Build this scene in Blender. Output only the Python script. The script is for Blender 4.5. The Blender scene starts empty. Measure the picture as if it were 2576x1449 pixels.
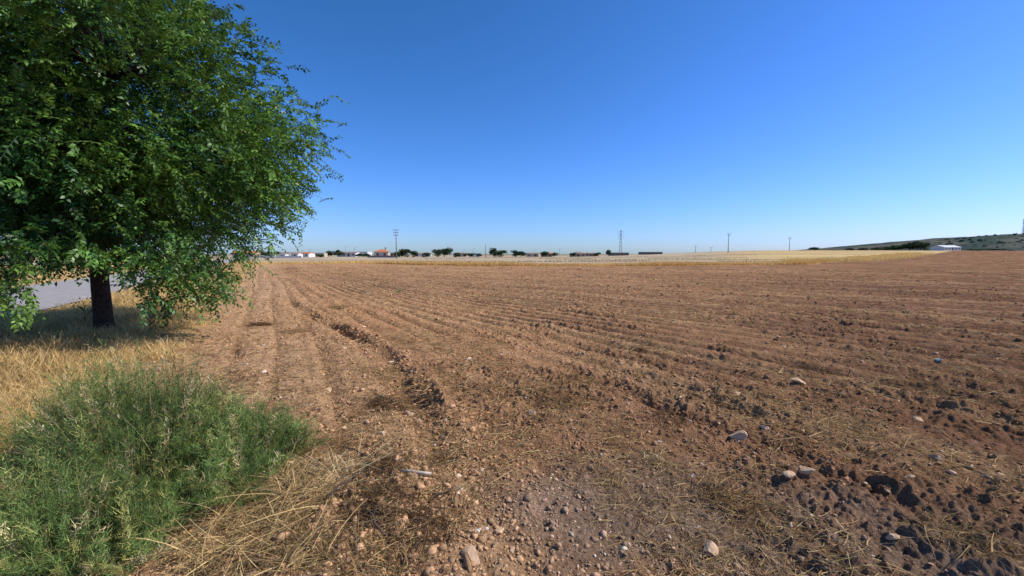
import bpy, math, numpy as np, bmesh
from mathutils import Vector
R = np.random.default_rng(11)
scene = bpy.context.scene
COL = scene.collection

# ------------------------------------------------------------------ noise
TAB = np.random.default_rng(3).random((256, 256))
def vnoise(x, y, s=0):
    x = np.asarray(x, float) + s*17.31; y = np.asarray(y, float) + s*9.77
    xi = np.floor(x).astype(np.int64); yi = np.floor(y).astype(np.int64)
    fx = x-xi; fy = y-yi
    fx = fx*fx*(3-2*fx); fy = fy*fy*(3-2*fy)
    x0 = xi & 255; x1 = (xi+1) & 255; y0 = yi & 255; y1 = (yi+1) & 255
    return (TAB[x0, y0]*(1-fx)+TAB[x1, y0]*fx)*(1-fy)+(TAB[x0, y1]*(1-fx)+TAB[x1, y1]*fx)*fy
def fbm(x, y, o=4, s=0):
    t = 0; a = .5; n = 0
    for i in range(o):
        ca, sa = math.cos(i*.9+s), math.sin(i*.9+s)
        t = t+a*vnoise((x*ca-y*sa)*2**i*1.03, (x*sa+y*ca)*2**i*1.03, s+i*5); n += a; a *= .5
    return t/n
def sst(a, b, x):
    t = np.clip((x-a)/(b-a), 0, 1); return t*t*(3-2*t)

BX = [-400, -60, -28, -16, -6, 17, 47, 66, 90, 300, 2000]
BY = [60, 50, 77, 66, 60, 59, 68, 88, 108, 290, 1500]
def bound(x): return np.interp(x, BX, BY)
def Ncoord(x, y): return .867*x+.498*y
def Scoord(x, y): return -.498*x+.867*y
def rowphase(x, y):
    """rows run beside the road near the verge and swing round across the field further out"""
    n = Ncoord(x, y); s = Scoord(x, y)
    t = .75*y-.30*x-4.5
    bendt = np.where(t > 20, t, np.log1p(np.exp(np.minimum(t, 20))))
    return n + .55*bendt*sst(0, 11, n) + .45*(fbm(s*.09, n*.06, 2, 1)-.5)*2 + .12*(fbm(s*.5, n*.6, 2, 2)-.5)
def trough(nn, per, w=.22):
    return np.exp(-(np.sin(nn*math.pi/per)**2)/w)
PER = .66
RUTX = ([2.5, 3.75, 4.8, 6, 7.3, 8.7, 10.3, 14, 22], [-.45, -.67, -1.1, -1.65, -2.3, -3.4, -4.7, -7.2, -12.6])
def rutw(x, y): return x-np.interp(y, *RUTX)+.14*(fbm(y*.9, y*0+3, 2, 17)-.5)

def H(x, y):
    x = np.asarray(x, float); y = np.asarray(y, float)
    n = Ncoord(x, y); s = Scoord(x, y); r = np.hypot(x, y)
    b = bound(x)
    field = sst(-1.5, -.7, n)*(1-sst(-2, 2, y-b))
    nn = rowphase(x, y)
    fa = .35+.85*sst(.25, .75, fbm(s*.25, n*.6, 2, 3))
    nearsoft = .45+.55*sst(2.5, 5.5, r)
    leftsoft = .42+.58*sst(1.5, 6.5, n)
    z = -field*nearsoft*leftsoft*(.110*fa*trough(nn, PER) + .02*trough(nn+.2, PER/2))
    c1 = fbm(x*3.2, y*3.2, 3, 4); c2 = fbm(x*9, y*9, 3, 5); c3 = fbm(x*28, y*28, 3, 6)
    rough = .50+.8*sst(.40, .7, fbm(x*.7, y*.7, 2, 7))
    z += field*rough*(.040*np.abs(c1-.5)*2+.050*np.maximum(c2-.48, 0)*2 + .026*(c3-.5)*2)
    z += field*.05*(fbm(x*.6, y*.6, 2, 14)-.5)
    m = sst(3.0, 4.6, y)*(1-sst(11, 18, y))*(.55+.65*sst(.3, .7, vnoise(y*1.1, y*0+8, 18))); rw = rutw(x, y)
    z += (-.088*np.exp(-(rw/.17)**2)+.048*np.exp(-((rw-.32)/.15)**2)*(.4+1.2*c2)+.02*np.exp(-((rw+.36)/.16)**2))*m
    vg = sst(-5.0, -4.2, n)*(1-sst(-1.6, -.8, n))
    z += vg*(.05+.10*(fbm(x*.9, y*.9, 3, 8)-.3)+.03*(c2-.5))
    z += np.exp(-((x+1.05)**2/.55+(y-2.5)**2/.7))*(.13*(.3+1.4*c1)+.10*np.maximum(c2-.45, 0))
    far = sst(0, 6, y-b)
    z += far*(.22*(fbm(x*.05, y*.05, 3, 9)))
    z += 4.2*sst(110, 330, y)*sst(.12, .62, x/np.maximum(y, 1))
    z += 1.2*sst(600, 1500, r)*(fbm(x*.004, y*.004, 2, 12)-.3)
    rd = sst(-11.8, -11.2, n)*(1-sst(-5.3, -4.8, n))
    z = z*(1-rd)
    return z

def mix(a, b, t):
    return a*(1-t[..., None])+b*t[..., None]
def C3(*c): return np.array(c, float)
def macro(x, y, row=True):
    x = np.asarray(x, float); y = np.asarray(y, float)
    n = Ncoord(x, y); s = Scoord(x, y); b = bound(x); r = np.hypot(x, y)
    q = fbm(x*.5, y*.5, 4, 20); q2 = fbm(x*2.3, y*2.3, 4, 21); q3 = fbm(x*.09, y*.09, 3, 22)
    D = np.clip(sst(-.35, 1.1, x/(y+2.5))*.95+(q-.5)*.6+(q3-.5)*.4+.04, 0, 1)  # backlit darkening towards the right painted into the soil, plus random patches
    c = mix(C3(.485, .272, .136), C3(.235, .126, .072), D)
    nn = rowphase(x, y)
    c = mix(c, C3(.53, .335, .165), sst(.48, .66, fbm(nn*1.3, s*.15, 3, 23))*.42)
    c = mix(c, C3(.26, .142, .078), sst(.50, .68, fbm(nn*1.0+7, s*.08, 3, 24))*.42)
    if row:  # shade in the furrow troughs and rut painted into the soil colour
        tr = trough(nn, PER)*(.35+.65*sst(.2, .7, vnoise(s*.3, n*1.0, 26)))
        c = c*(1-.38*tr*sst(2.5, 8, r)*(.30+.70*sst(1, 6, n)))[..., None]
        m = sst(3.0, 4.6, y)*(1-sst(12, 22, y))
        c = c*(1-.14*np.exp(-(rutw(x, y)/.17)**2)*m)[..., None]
    g = np.exp(-((x-.85)**2/1.4+(y-2.65)**2/.6))+.8*np.exp(-((x-2.3)**2/1.2+(y-2.2)**2/.6))
    g = sst(.15, 1.1, g*(.35+1.2*q2))
    c = mix(c, C3(.325, .235, .165), g*.75)
    pm = sst(-1.6, -.9, n)*(1-sst(-.2, 2.2, n))
    c = mix(c, C3(.53, .34, .19), pm*.55)
    v = 1-sst(-1.7, -1.0, n+.8*(q2-.5))
    c = mix(c, mix(C3(.44, .30, .13), C3(.62, .44, .20), q2), v)
    far = sst(-1, 1, y-b+2.5*(q-.5))
    band = C3(.62, .42, .15)
    stub = mix(C3(.52, .42, .28), C3(.38, .29, .18), sst(.40, .60, fbm(x*.015, y*.25, 3, 25)))
    gold = mix(C3(.64, .47, .21), C3(.50, .37, .19), sst(.40, .60, fbm(x*.012, y*.12, 3, 27)))
    fc = mix(np.broadcast_to(band, stub.shape), stub, sst(5, 11, y-b+4*(q-.5)))
    fc = mix(fc, gold, sst(.40, .65, x/np.maximum(y, 1)+.1*(q3-.5)))
    fc = mix(fc, C3(.12, .14, .05), sst(1.02, 1.07, x/np.maximum(y, 1))*sst(90, 130, y)*.85)
    fc = mix(fc, C3(.26, .23, .16), sst(350, 700, r))
    c = mix(c, fc, far)
    return c

# ------------------------------------------------------------------ mesh helpers
def mesh_np(name, V, F, smooth=False, col=None):
    me = bpy.data.meshes.new(name)
    V = np.ascontiguousarray(V, np.float32); F = np.ascontiguousarray(F, np.int32)
    me.vertices.add(len(V)); me.vertices.foreach_set('co', V.ravel())
    me.loops.add(F.size); me.loops.foreach_set('vertex_index', F.ravel())
    me.polygons.add(len(F)); me.polygons.foreach_set('loop_start', np.arange(len(F), dtype=np.int32)*F.shape[1])
    if smooth: me.polygons.foreach_set('use_smooth', np.ones(len(F), bool))
    me.update(calc_edges=True)
    if col is not None:
        a = me.attributes.new('Col', 'FLOAT_COLOR', 'POINT')
        rgba = np.ones((len(V), 4), np.float32); rgba[:, :3] = col
        a.data.foreach_set('color', rgba.ravel())
    return me
def add(name, me, mat=None, parent=None, loc=None, rot=None, **props):
    o = bpy.data.objects.new(name, me); COL.objects.link(o)
    if mat is not None and me is not None:
        me.materials.clear(); me.materials.append(mat)
    if loc is not None: o.location = loc
    if rot is not None: o.rotation_euler = rot
    if parent: o.parent = parent
    for k, v in props.items(): o[k] = v
    return o
class Acc:
    def __init__(s): s.V = []; s.F = []; s.n = 0
    def add(s, V, F):
        s.V += [tuple(v) for v in V]; s.F += [tuple(i+s.n for i in f) for f in F]; s.n += len(V)
    def box(s, x0, x1, y0, y1, z0, z1):
        V = [(x0,y0,z0),(x1,y0,z0),(x1,y1,z0),(x0,y1,z0),(x0,y0,z1),(x1,y0,z1),(x1,y1,z1),(x0,y1,z1)]
        s.add(V, [(0,3,2,1),(4,5,6,7),(0,1,5,4),(1,2,6,5),(2,3,7,6),(3,0,4,7)])
    def tube(s, pts, rads, k=8, jit=0):
        pts = [np.array(p, float) for p in pts]; V = []; F = []
        for i, p in enumerate(pts):
            t = pts[min(i+1, len(pts)-1)]-pts[max(i-1, 0)]; t /= (np.linalg.norm(t)+1e-9)
            a = np.cross(t, [0, 1, 0.1]); a /= np.linalg.norm(a)+1e-9; b = np.cross(t, a)
            for j in range(k):
                an = 2*math.pi*j/k; rr = rads[i]*(1+jit*(R.random()-.5))
                V.append(p+rr*(a*math.cos(an)+b*math.sin(an)))
        for i in range(len(pts)-1):
            for j in range(k):
                F.append((i*k+j, i*k+(j+1) % k, (i+1)*k+(j+1) % k, (i+1)*k+j))
        F.append(tuple(range(k))[::-1]); F.append(tuple((len(pts)-1)*k+j for j in range(k)))
        s.add(V, F)
    def mesh(s, name, smooth=False):
        me = bpy.data.meshes.new(name); me.from_pydata(s.V, [], s.F); me.update()
        if smooth:
            me.polygons.foreach_set('use_smooth', np.ones(len(me.polygons), bool))
        return me
def strands(P, D, L, W, bend, seg=3, side=None, taper=1.0, w0=1.0):
    n = len(P)
    if side is None:
        rv = R.normal(size=(n, 3)); side = np.cross(D, rv)
    side = side/(np.linalg.norm(side, axis=1, keepdims=True)+1e-9)
    V = np.zeros((n, (seg+1)*2, 3))
    for i in range(seg+1):
        t = i/seg
        c = P+D*(L*t)[:, None]+bend*(t*t)
        w = (W*(w0*(1-t*taper)+.08))[:, None]*.5
        V[:, 2*i] = c-side*w; V[:, 2*i+1] = c+side*w
    base = (np.arange(n)*(seg+1)*2)[:, None]
    F = np.concatenate([base+np.array([[2*i, 2*i+1, 2*i+3, 2*i+2]]) for i in range(seg)], axis=1).reshape(-1, 4)
    return V.reshape(-1, 3), F
def merge(parts):
    Vs = []; Fs = []; Cs = []; n = 0
    for V, F, C in parts:
        Vs.append(V); Fs.append(F+n); Cs.append(C); n += len(V)
    return np.concatenate(Vs), np.concatenate(Fs), np.concatenate(Cs)
def rep(C, k): return np.repeat(C, k, axis=0)

# ------------------------------------------------------------------ materials
def newmat(name):
    m = bpy.data.materials.new(name); m.use_nodes = True
    nt = m.node_tree; b = nt.nodes['Principled BSDF']
    return m, nt, b
def nz(nt, scale, detail=4, rough=.6, coord='Object'):
    tc = nt.nodes.new('ShaderNodeTexCoord'); n = nt.nodes.new('ShaderNodeTexNoise')
    n.inputs['Scale'].default_value = scale; n.inputs['Detail'].default_value = detail
    n.inputs['Roughness'].default_value = rough
    nt.links.new(tc.outputs[coord], n.inputs['Vector']); return n
def ramp(nt, src, c0, c1, p0=.3, p1=.7):
    r = nt.nodes.new('ShaderNodeValToRGB'); r.color_ramp.elements[0].position = p0; r.color_ramp.elements[1].position = p1
    r.color_ramp.elements[0].color = (*c0, 1); r.color_ramp.elements[1].color = (*c1, 1)
    nt.links.new(src, r.inputs['Fac']); return r
def mulc(nt, a, b, fac=1):
    m = nt.nodes.new('ShaderNodeMix'); m.data_type = 'RGBA'; m.blend_type = 'MULTIPLY'; m.inputs['Factor'].default_value = fac
    nt.links.new(a, m.inputs['A']); nt.links.new(b, m.inputs['B']); return m.outputs['Result']
def simple(name, c0, c1, scale=3, rough=.85, bump=0.0, bscale=None, spec=.2):
    m, nt, b = newmat(name)
    n = nz(nt, scale); r = ramp(nt, n.outputs['Fac'], c0, c1)
    nt.links.new(r.outputs['Color'], b.inputs['Base Color'])
    b.inputs['Roughness'].default_value = rough; b.inputs['Specular IOR Level'].default_value = spec
    if bump:
        n2 = nz(nt, bscale or scale*4, 6); bp = nt.nodes.new('ShaderNodeBump')
        bp.inputs['Distance'].default_value = bump; nt.links.new(n2.outputs['Fac'], bp.inputs['Height'])
        nt.links.new(bp.outputs['Normal'], b.inputs['Normal'])
    return m
def attr_mat(name, transl=0.0, rough=.7, spec=.2, scale=8, lo=.75, hi=1.25):
    m, nt, b = newmat(name)
    at = nt.nodes.new('ShaderNodeAttribute'); at.attribute_name = 'Col'
    n = nz(nt, scale); r = ramp(nt, n.outputs['Fac'], (lo,)*3, (hi,)*3)
    c = mulc(nt, at.outputs['Color'], r.outputs['Color'])
    nt.links.new(c, b.inputs['Base Color'])
    b.inputs['Roughness'].default_value = rough; b.inputs['Specular IOR Level'].default_value = spec
    if transl:
        t = nt.nodes.new('ShaderNodeBsdfTranslucent'); ms = nt.nodes.new('ShaderNodeMixShader')
        ms.inputs[0].default_value = transl
        nt.links.new(c, t.inputs['Color']); nt.links.new(b.outputs[0], ms.inputs[1]); nt.links.new(t.outputs[0], ms.inputs[2])
        nt.links.new(ms.outputs[0], nt.nodes['Material Output'].inputs['Surface'])
    return m
def ground_mat():
    m, nt, b = newmat('soil_and_grass')
    at = nt.nodes.new('ShaderNodeAttribute'); at.attribute_name = 'Col'
    n1 = nz(nt, 3.0, 10, .72); r1 = ramp(nt, n1.outputs['Fac'], (.60, .56, .54), (1.35, 1.37, 1.39), .3, .72)
    c = mulc(nt, at.outputs['Color'], r1.outputs['Color'])
    n2 = nz(nt, 45, 8, .75); r2 = ramp(nt, n2.outputs['Fac'], (.52, .49, .47), (1.48, 1.5, 1.53), .3, .7)
    c = mulc(nt, c, r2.outputs['Color'])
    nt.links.new(c, b.inputs['Base Color']); b.inputs['Roughness'].default_value = 1.0
    b.inputs['Specular IOR Level'].default_value = .0
    n3 = nz(nt, 30, 10, .8); bp = nt.nodes.new('ShaderNodeBump'); bp.inputs['Distance'].default_value = .04; bp.inputs['Strength'].default_value = 1
    nt.links.new(n3.outputs['Fac'], bp.inputs['Height'])
    tc = nt.nodes.new('ShaderNodeTexCoord'); vo = nt.nodes.new('ShaderNodeTexVoronoi'); vo.inputs['Scale'].default_value = 70
    nt.links.new(tc.outputs['Object'], vo.inputs['Vector'])
    bp2 = nt.nodes.new('ShaderNodeBump'); bp2.inputs['Distance'].default_value = .006; bp2.inputs['Strength'].default_value = .6; bp2.invert = True
    nt.links.new(vo.outputs['Distance'], bp2.inputs['Height']); nt.links.new(bp.outputs['Normal'], bp2.inputs['Normal'])
    nt.links.new(bp2.outputs['Normal'], b.inputs['Normal'])
    return m
M_ground = ground_mat()
M_clod = attr_mat('clod_soil', 0, 1.0, .0, 60, .6, 1.35)
M_leaf = attr_mat('tree_leaf', .30, .42, .40, 3, .7, 1.3)
M_grass = attr_mat('dry_grass', .25, .8, .05, 5, .8, 1.2)
M_bushm = attr_mat('green_twigs', .18, .8, .0, 6, .75, 1.25)
M_farleaf = attr_mat('far_foliage', .15, .7, .1, 1, .7, 1.2)
M_bark = simple('bark', (.026, .019, .013), (.088, .065, .048), 14, .95, .03, 30)
M_asphalt = simple('asphalt', (.30, .28, .26), (.39, .365, .34), 2, 1.0, .01, 90, 0)

# ------------------------------------------------------------------ ground sheet
fa = np.linspace(math.radians(-57), math.radians(57), 940)
ba = np.linspace(math.radians(57), math.radians(303), 50)[1:-1]
ang = np.concatenate([fa, ba])
rs = [.02, .6, 1.1, 1.5]
while rs[-1] < 4500:
    r = rs[-1]; k = .0034 if r < 8 else (.0048 if r < 70 else (.012 if r < 400 else .05)); rs.append(r*(1+k))
rs = np.array(rs)
A, RR = np.meshgrid(ang, rs)
X = RR*np.sin(A); Y = RR*np.cos(A)
Z = H(X, Y)
nr, na = X.shape
V = np.stack([X, Y, Z], -1).reshape(-1, 3)
i = np.arange(nr-1)[:, None]*na; j = np.arange(na)[None, :]; j2 = (j+1) % na
F = np.stack([i+j, i+j2, i+na+j2, i+na+j], -1).reshape(-1, 4)[:, ::-1]
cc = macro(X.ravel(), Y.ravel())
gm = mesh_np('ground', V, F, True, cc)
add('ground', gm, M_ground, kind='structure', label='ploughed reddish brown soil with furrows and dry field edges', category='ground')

# road
s = np.concatenate([np.linspace(-40, 60, 80), np.linspace(62, 260, 40)])
cols = np.linspace(-10.7, -5.65, 7)
RV = []
for si in s:
    for k, nn in enumerate(cols):
        n2 = nn+.12*math.sin(si*.31)*(k in (0, 6))
        x = .867*n2-.498*si; y = .498*n2+.867*si
        RV.append((x, y, .028+.03*(1-((nn+8.18)/2.55)**2)))
RV = np.array(RV); k = len(cols)
RF = np.array([(a*k+b, a*k+b+1, (a+1)*k+b+1, (a+1)*k+b) for a in range(len(s)-1) for b in range(k-1)])
add('road', mesh_np('road', RV, RF, True), M_asphalt, kind='structure', label='narrow weathered grey asphalt country road', category='road')

# ------------------------------------------------------------------ clods, gravel
ph = (1+5**.5)/2
ICO = np.array([(-1,ph,0),(1,ph,0),(-1,-ph,0),(1,-ph,0),(0,-1,ph),(0,1,ph),(0,-1,-ph),(0,1,-ph),(ph,0,-1),(ph,0,1),(-ph,0,-1),(-ph,0,1)])/math.sqrt(1+ph*ph)
ICF = np.array([(0,11,5),(0,5,1),(0,1,7),(0,7,10),(0,10,11),(1,5,9),(5,11,4),(11,10,2),(10,7,6),(7,1,8),(3,9,4),(3,4,2),(3,2,6),(3,6,8),(3,8,9),(4,9,5),(2,4,11),(6,2,10),(8,6,7),(9,8,1)])
def frus(n, r0, r1, a=54):
    an = np.radians(R.uniform(-a, a, n)); r = r0*np.exp(R.random(n)*math.log(r1/r0))
    return r*np.sin(an), r*np.cos(an), r
def rocks(x, y, size, col, flat=.7, sink=.25):
    n = len(x)
    sc = size[:, None, None]*(1+R.uniform(-.45, .45, (n, 1, 3)))*np.array([1, 1, flat])
    v = ICO[None]*(1+R.uniform(-.42, .42, (n, 12, 1)))*sc
    th = R.uniform(0, 6.28, n); c = np.cos(th)[:, None]; s_ = np.sin(th)[:, None]
    vx = v[..., 0]*c-v[..., 1]*s_; vy = v[..., 0]*s_+v[..., 1]*c
    z = H(x, y)+size*flat*(1-2*sink)*.6
    P = np.stack([vx+x[:, None], vy+y[:, None], v[..., 2]+z[:, None]], -1).reshape(-1, 3)
    F = (np.arange(n)[:, None, None]*12+ICF[None]).reshape(-1, 3)
    return P, F, rep(col, 12)
x, y, r = frus(98000, 1.7, 38)
tr = trough(rowphase(x, y), PER, .3)
keep = (Ncoord(x, y) > -1.3) & (fbm(x*.9, y*.9, 3, 31)+R.random(len(x))*.30+.18*tr > .63)
x, y, r = x[keep], y[keep], r[keep]
size = (.0022+.0060*R.random(len(x))**3+.012*(R.random(len(x))**18))*(1+.12*r)
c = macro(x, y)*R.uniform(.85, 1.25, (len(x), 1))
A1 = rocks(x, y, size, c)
n = 2200; x = R.normal(-1.0, .55, n); y = R.normal(2.6, .75, n); k = (y > 1.75) & (Ncoord(x, y) > -1.5); x, y = x[k], y[k]; n = len(x)
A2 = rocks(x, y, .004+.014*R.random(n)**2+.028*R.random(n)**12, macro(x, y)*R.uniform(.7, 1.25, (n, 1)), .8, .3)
n = 1100; y = 3.8+8.5*R.random(n)**1.3; x = np.interp(y, *RUTX)+R.normal(.16, .24, n)
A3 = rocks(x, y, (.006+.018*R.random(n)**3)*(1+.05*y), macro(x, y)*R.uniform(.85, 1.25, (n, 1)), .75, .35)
V, F, C = merge([A1, A2, A3])
add('soil_clods', mesh_np('soil_clods', V, F, False, C), M_clod, kind='stuff', label='loose crumbly brown clods of earth on the ploughed soil', category='soil clods')
x, y, r = frus(4200, 1.7, 26)
keep = (Ncoord(x, y) > -1.6); x, y, r = x[keep], y[keep], r[keep]
size = (.003+.005*R.random(len(x))**2+.012*(R.random(len(x))**16))*(1+.11*r)
tt = R.random(len(x))[:, None]
c = np.where(tt < .75, C3(.58, .39, .25), C3(.70, .57, .42))*R.uniform(.7, 1.15, (len(x), 1))
V, F, C = rocks(x, y, size, c, .6)
add('gravel', mesh_np('gravel', V, F, False, C), M_clod, kind='stuff', label='small pale pebbles scattered over ploughed soil', category='gravel')

M_stone = [simple('stone_tan', (.52, .33, .19), (.70, .50, .32), 14, 1, .012, 50, 0),
           simple('stone_pale', (.62, .46, .30), (.78, .62, .44), 14, 1, .012, 50, 0),
           simple('stone_white', (.70, .65, .58), (.85, .81, .74), 12, .9, .01, 60, 0),
           simple('stone_brown', (.38, .25, .15), (.52, .36, .23), 12, 1, .012, 50, 0)]
def stone(x, y, s, flat, kind, label):
    bm = bmesh.new(); bmesh.ops.create_icosphere(bm, subdivisions=3, radius=1)
    off = R.uniform(0, 50); ax = 1+R.uniform(-.2, .45)
    pl = R.normal(size=(9, 3)); pl /= np.linalg.norm(pl, axis=1, keepdims=True)
    for v in bm.verts:
        co = np.array(v.co)
        for p in pl:
            d = co @ p
            if d > .52: co = co-p*(d-.52)*.95
        co *= 1+.22*(float(fbm(np.array([co[0]*2+off]), np.array([co[1]*2+co[2]*1.7+off]), 3, 2)[0])-.5)
        v.co = (co[0]*s*ax, co[1]*s, co[2]*s*flat)
    me = bpy.data.meshes.new('stone'); bm.to_mesh(me); bm.free()
    z = float(H(x, y))
    add('stone', me, M_stone[kind], None, (x, y, z+s*flat*.25), (R.uniform(-.3, .3), R.uniform(-.3, .3), R.uniform(0, 6)),
        label=label, category='stone', group='stones scattered on the ploughed field')
LT = 'tan angular stone half buried in ploughed soil'; LP = 'pale cream stone half buried in ploughed soil'; LW = 'small bright white stone lying on brown soil'; LG = 'dull brown rock half buried in soil'
for a in [(2.03,3.70,.10,.85,0,'large tan angular rock sitting on the furrow'),(2.40,3.93,.06,.6,1,LP),(1.31,3.66,.022,.7,2,LW),(1.34,3.05,.02,.6,2,LW),(.73,3.39,.026,.9,1,LP),
          (3.63,5.3,.08,.6,0,LT),(6.62,6.5,.045,.6,2,LW),(2.19,3.08,.08,.4,0,'flat tan slab of stone on ploughed soil'),(2.88,2.96,.045,.5,0,LT),(2.24,2.38,.05,.5,0,LT),(2.0,2.97,.05,.6,0,LT),
          (-.07,2.41,.032,.6,0,LT),(-.2,2.38,.025,.6,2,LW),(-.15,2.42,.014,.6,2,LW),(-.38,2.93,.028,.7,1,LP),(-1.03,3.26,.035,.8,0,LT),(-.98,3.34,.03,.8,1,LP),(-1.16,3.70,.035,.8,0,LT),
          (-1.08,4.37,.07,.8,0,LT),(-.95,4.2,.045,.8,0,LT),(.2,4.33,.06,.8,0,LT),(-3.45,5.8,.05,.6,1,LP),(-3.4,9.7,.06,.6,1,LP),(-1.0,9.1,.05,.6,2,LW),(-.64,6.4,.06,.35,1,LP),
          (-.22,2.16,.09,.35,3,'broad flat brown rock half buried in soil'),(1.10,2.22,.055,.8,0,LT),(0.0,2.24,.026,.7,0,LT),(2.65,4.9,.06,.5,0,LT),(3.1,4.4,.05,.6,3,LG),(4.1,4.2,.05,.5,0,LT),
          (1.7,5.4,.05,.6,0,LT),(-2.3,5.2,.05,.6,0,LT),(-1.9,6.6,.045,.6,1,LP),(.9,5.2,.045,.6,3,LG),(-1.6,3.95,.04,.6,1,LP),(-2.9,7.3,.05,.5,0,LT),(3.4,3.3,.05,.5,3,LG),(4.9,7.6,.07,.5,0,LT)]:
    stone(*a)

# ------------------------------------------------------------------ straw litter
STRAW = C3(.62, .45, .21)
def litter(n, r0, r1, thr, seed, lm=1):
    x, y, r = frus(n, r0, r1)
    nn = rowphase(x, y)
    m = fbm(x*.75, y*.75, 3, seed)+.35*fbm(nn*1.6, Scoord(x, y)*.2, 2, seed+1)+.10*(1-trough(nn, PER, .5))
    m = m+.18*np.exp(-((x+1.0)**2/.5+(y-2.35)**2/.35))
    k = (Ncoord(x, y) > -1.5) & (m+R.random(n)*.20 > thr) & (y < bound(x)-1)
    x, y, r = x[k], y[k], r[k]; n = len(x)
    th = R.uniform(0, 6.28, n); el = R.uniform(-.05, .45, n)*R.random(n)
    D = np.stack([np.cos(th)*np.cos(el), np.sin(th)*np.cos(el), np.sin(el)], 1)
    L = R.uniform(.025, .14, n)*(1+.08*r)*lm; W = R.uniform(.0013, .003, n)*(1+.28*r)
    P = np.stack([x, y, H(x, y)+.004+.012*R.random(n)], 1)
    B = R.normal(size=(n, 3))*(L*.25)[:, None]; B[:, 2] = -np.abs(B[:, 2])*.3
    V, F = strands(P, D, L, W, B, 3, taper=.5)
    c = np.where(R.random((n, 1)) < .48, STRAW, C3(.40, .24, .11))*R.uniform(.45, 1.15, (n, 1))
    return V, F, rep(c, 8)
V, F, C = merge([litter(50000, 1.7, 9, .83, 41), litter(45000, 5, 60, .83, 43)])
add('straw_litter', mesh_np('straw_litter', V, F, False, C), M_grass, kind='stuff', label='bits of dry straw littering the ploughed soil', category='straw')

def tuft(x, y, rad, n, hgt, col, flat=.5, wm=1.0):
    th = R.uniform(0, 6.28, n); rr = rad*np.sqrt(R.random(n))*.8
    px = rr*np.cos(th); py = rr*np.sin(th)
    t2 = R.uniform(0, 6.28, n); el = np.radians(R.uniform(0, 90, n))*(1-flat*R.random(n))*(1-flat*.4)
    D = np.stack([np.cos(t2)*np.cos(el), np.sin(t2)*np.cos(el), np.sin(el)], 1)
    L = R.uniform(.2, 1.05, n)*hgt*.8; W = R.uniform(.0015, .0034, n)*(1+.12*y)*wm
    P = np.stack([px, py, H(x+px, y+py)-float(H(x, y))+.005], 1)
    B = R.normal(size=(n, 3))*(L*.45)[:, None]; B[:, 2] = -np.abs(B[:, 2])*.6
    V, F = strands(P, D, L, W, B, 4, taper=.6)
    V[:, 2] = np.maximum(V[:, 2], H(x+V[:, 0], y+V[:, 1])-float(H(x, y))+.002)
    br = np.where(R.random((n, 1)) < .3, R.uniform(.95, 1.4, (n, 1)), R.uniform(.25, .9, (n, 1)))
    return V, F, rep(np.array(col)*br, 10)
GT = (.46, .31, .14); BT = (.20, .12, .06); RT = (.36, .22, .10)
for (x, y, rad, n, hg, c, lb) in [
    (-1.2, 2.86, .18, 240, .42, (.84, .66, .36), 'pale golden bundle of dry straw lying on soil'),
    (-.85, 2.50, .24, 460, .30, BT, 'tangled dry brown grass clump on rubble edge'),
    (-1.32, 2.48, .24, 560, .38, (.64, .45, .20), 'tangled golden dry grass clump below a green bush'),
    (-.50, 2.35, .20, 320, .26, BT, 'tangled dark dry root clump on rubble edge'),
    (-1.62, 2.30, .28, 650, .42, (.70, .50, .23), 'tangled golden dry grass clump below a green bush'),
    (-1.12, 2.12, .22, 460, .36, (.50, .35, .16), 'tangled golden dry grass clump below a green bush'),
    (-1.45, 1.98, .24, 450, .34, (.62, .44, .20), 'tangled golden dry grass clump below a green bush'),
    (-1.52, 2.80, .24, 420, .34, (.60, .42, .19), 'tangled golden dry grass clump below a green bush'),
    (-.70, 2.05, .20, 300, .28, GT, 'tangled dry brown grass clump on rubble edge'),
    (-.95, 3.0, .22, 380, .28, BT, 'matted brown root clump on ploughed soil'),
    (-.55, 3.2, .18, 220, .22, BT, 'matted brown root clump on ploughed soil'),
    (-1.35, 4.55, .28, 650, .26, BT, 'matted brown root clump on ploughed soil'),
    (-1.55, 3.4, .30, 450, .30, RT, 'dry rusty brown weed tuft on ploughed soil'),
    (1.48, 2.7, .20, 320, .28, RT, 'dry rusty brown weed tuft on grey soil'),
    (1.15, 3.3, .12, 110, .26, (.60, .45, .23), 'dry straw coloured weed tuft on grey soil'),
    (2.2, 7.3, .18, 240, .2, BT, 'matted brown root clump on ploughed soil'),
    (4.36, 6.0, .25, 400, .24, BT, 'matted brown root clump on ploughed soil'),
    (-5.9, 9.9, .30, 420, .3, BT, 'matted brown root clump on ploughed soil'),
    (-5.3, 13, .4, 420, .3, GT, 'dry weed tuft on furrowed soil'),
    (.55, 4.7, .38, 600, .24, RT, 'dry rusty brown weed tuft on ploughed soil'),
    (.9, 5.4, .33, 380, .24, RT, 'dry rusty brown weed tuft on ploughed soil'),
    (-.2, 5.0, .3, 300, .22, RT, 'dry rusty brown weed tuft on ploughed soil'),
    (2.6, 2.35, .28, 280, .26, GT, 'dry weed tuft on furrowed soil'),
    (1.6, 4.2, .3, 300, .22, BT, 'matted brown root clump on ploughed soil'),
    (3.2, 3.9, .3, 280, .22, GT, 'dry weed tuft on furrowed soil'),
    (-1.9, 5.9, .33, 300, .22, GT, 'dry weed tuft on furrowed soil'),
    (5.2, 5.2, .38, 380, .24, RT, 'dry rusty brown weed tuft on ploughed soil'),
    (-4.6, 9.0, .35, 300, .24, GT, 'dry weed tuft on furrowed soil')]:
    V, F, C = tuft(x, y, rad, n, hg, c, .7, 1.35 if y < 3 else 1)
    add('dry_weed_tuft', mesh_np('dry_weed_tuft', V, F, False, C), M_grass, None, (x, y, float(H(x, y))), label=lb, category='dry weeds', group='dry weed tufts on the field')
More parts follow.
